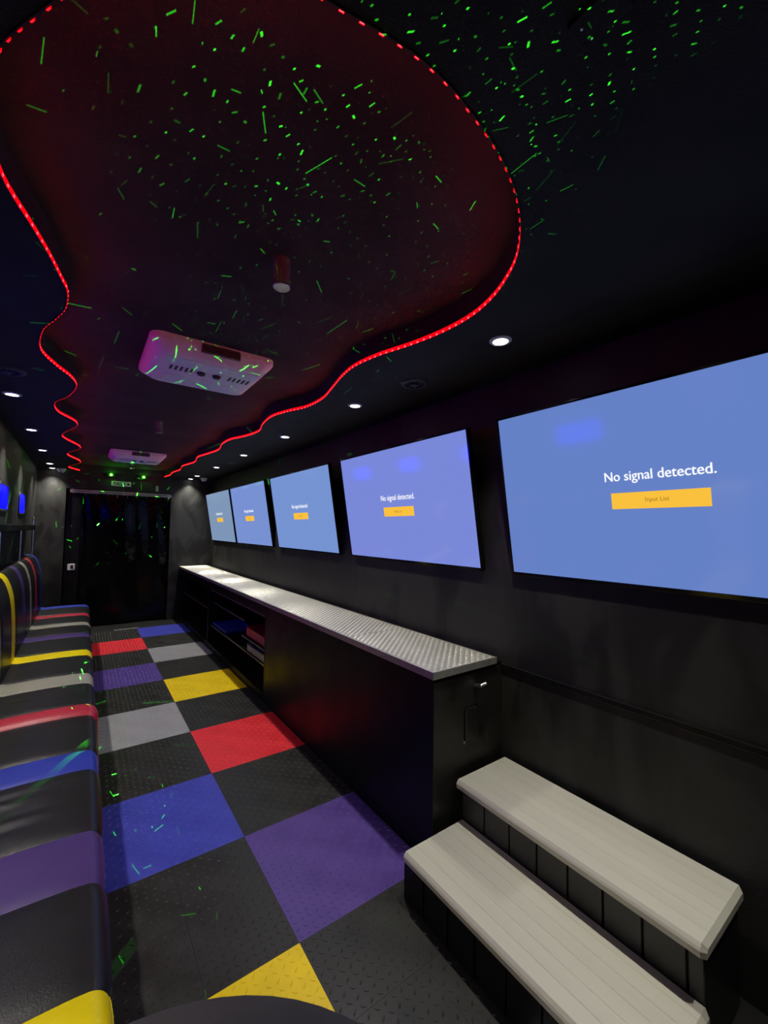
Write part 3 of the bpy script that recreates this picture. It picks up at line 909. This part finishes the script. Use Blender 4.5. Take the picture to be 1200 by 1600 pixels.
# ------------------------------------------------------------------ laser projectors (lamps with a dot and dash pattern)
def gobo(ld, scale, rand, length, width, density, seed, power=1.0):
    ld.use_nodes = True
    nt = ld.node_tree; N, L = nt.nodes, nt.links
    em = N['Emission']
    tc = N.new('ShaderNodeTexCoord')
    sp = N.new('ShaderNodeSeparateXYZ'); L.new(tc.outputs['Normal'], sp.inputs[0])

    def math_(op, a, b=None, c=None):
        m_ = N.new('ShaderNodeMath'); m_.operation = op
        for i, v in enumerate((a, b, c)):
            if v is None: continue
            if isinstance(v, (int, float)): m_.inputs[i].default_value = v
            else: L.new(v, m_.inputs[i])
        return m_.outputs[0]
    px = math_('DIVIDE', sp.outputs[0], sp.outputs[2]); py = math_('DIVIDE', sp.outputs[1], sp.outputs[2])
    px = math_('MULTIPLY_ADD', px, scale, seed); py = math_('MULTIPLY_ADD', py, scale, seed * 1.7)
    cb = N.new('ShaderNodeCombineXYZ'); L.new(px, cb.inputs[0]); L.new(py, cb.inputs[1])
    vo = N.new('ShaderNodeTexVoronoi'); vo.voronoi_dimensions = '2D'; vo.inputs['Scale'].default_value = 1.0
    vo.inputs['Randomness'].default_value = rand
    L.new(cb.outputs[0], vo.inputs['Vector'])
    ps_ = N.new('ShaderNodeSeparateXYZ'); L.new(vo.outputs['Position'], ps_.inputs[0])
    rc = N.new('ShaderNodeSeparateColor'); L.new(vo.outputs['Color'], rc.inputs[0])
    dx = math_('SUBTRACT', px, ps_.outputs[0]); dy = math_('SUBTRACT', py, ps_.outputs[1])
    an = math_('MULTIPLY', rc.outputs[0], 6.283)
    ca, sa = math_('COSINE', an), math_('SINE', an)
    u_ = math_('ABSOLUTE', math_('ADD', math_('MULTIPLY', dx, ca), math_('MULTIPLY', dy, sa)))
    v_ = math_('ABSOLUTE', math_('SUBTRACT', math_('MULTIPLY', dy, ca), math_('MULTIPLY', dx, sa)))
    ln = math_('MULTIPLY_ADD', math_('POWER', rc.outputs[1], 2.0), length, width)
    m1 = math_('LESS_THAN', u_, ln); m2 = math_('LESS_THAN', v_, width)
    keep = math_('LESS_THAN', rc.outputs[2], density)
    br_ = math_('MULTIPLY_ADD', math_('POWER', math_('FRACT', math_('MULTIPLY', rc.outputs[2], 37.7)), 2.5), 1.0, 0.06)
    s_ = math_('MULTIPLY', math_('MULTIPLY', m1, m2), math_('MULTIPLY', keep, br_))
    L.new(math_('MULTIPLY', s_, power), em.inputs['Strength'])
    em.inputs['Color'].default_value = (0.03, 1.0, 0.02, 1)


def laser(loc, aim, deg, energy, **kw):
    ld = bpy.data.lights.new('laser_lamp', 'SPOT')
    ld.energy = energy; ld.color = (1, 1, 1)
    ld.spot_size = math.radians(deg); ld.spot_blend = 0.6; ld.shadow_soft_size = 0.0; ld.specular_factor = 0.0
    o = bpy.data.objects.new('laser_lamp', ld)
    o.location = loc
    d = Vector(aim) - Vector(loc)
    o.rotation_euler = d.to_track_quat('-Z', 'Y').to_euler()
    link(o)
    gobo(ld, **kw)
    return o


def projector(x, z, label):
    t = thing('laser_projector', (x, 5.86, z), label, 'laser projector', 'laser projectors on the end wall')
    MB().box(x - 0.05, x + 0.05, 5.840, 5.8995, z - 0.028, z + 0.028, 0.006).build('housing', M['black'], t)
    mb = MB(); mb.lathe([(0.0005, -0.010), (0.013, -0.008), (0.018, 0.0)], (x, 5.840, z), 20, axis='y'); mb.build('lens', M['gobo_lens'], t, smooth=True)
    ld = bpy.data.lights.new('lens_glow', 'POINT'); ld.energy = 0.45; ld.color = (0.05, 1, 0.02); ld.shadow_soft_size = 0.015
    lo_ = bpy.data.objects.new('lens_glow', ld); lo_.location = (0, -0.045, 0); link(lo_, t)


projector(-0.368, 2.190, 'laser projector with a bright green lens above the sign')
projector(0.045, 2.190, 'laser projector with a bright green lens nearer the red strip')
# projector at the rear, throwing dashes on the ceiling and the air conditioner
laser((-0.15, -2.30, 1.25), (-0.22, 0.22, 2.31), 40, LASER_W * 2.8, scale=32.0, rand=1.0, length=0.42, width=0.015, density=0.9, seed=3.1)
laser((-0.10, -2.35, 1.25), (0.02, -0.10, 2.31), 25, LASER_W * 2.6, scale=60.0, rand=0.5, length=0.02, width=0.032, density=0.7, seed=9.4)
laser((-0.18, -2.32, 1.25), (-0.17, 0.74, 2.26), 12, LASER_W * 2.6, scale=62.0, rand=1.0, length=0.55, width=0.018, density=0.9, seed=20.3)
# its grating pattern on the near soffit
laser((0.35, -2.35, 1.35), (-0.17, -1.0, ZS), 20, LASER_W * 5.0, scale=90.0, rand=0.30, length=0.16, width=0.060, density=0.7, seed=5.2)
# far projectors, back along the ceiling, down on bench and floor, and on the curtain
laser((-0.12, 5.78, 2.20), (-0.25, 4.5, 2.27), 100, LASER_W * 0.16, scale=9.0, rand=1.0, length=0.5, width=0.022, density=0.9, seed=1.3)
laser((-0.368, 5.80, 2.17), (-0.50, 0.95, 0.05), 8, LASER_W * 6.0, scale=85.0, rand=1.0, length=0.6, width=0.020, density=0.5, seed=12.7)
laser((-0.2, -2.3, 1.25), (-0.25, 5.90, 1.65), 13, LASER_W * 20, scale=70.0, rand=1.0, length=0.4, width=0.026, density=0.35, seed=6.6)
S.cycles.sample_clamp_indirect = 4.0
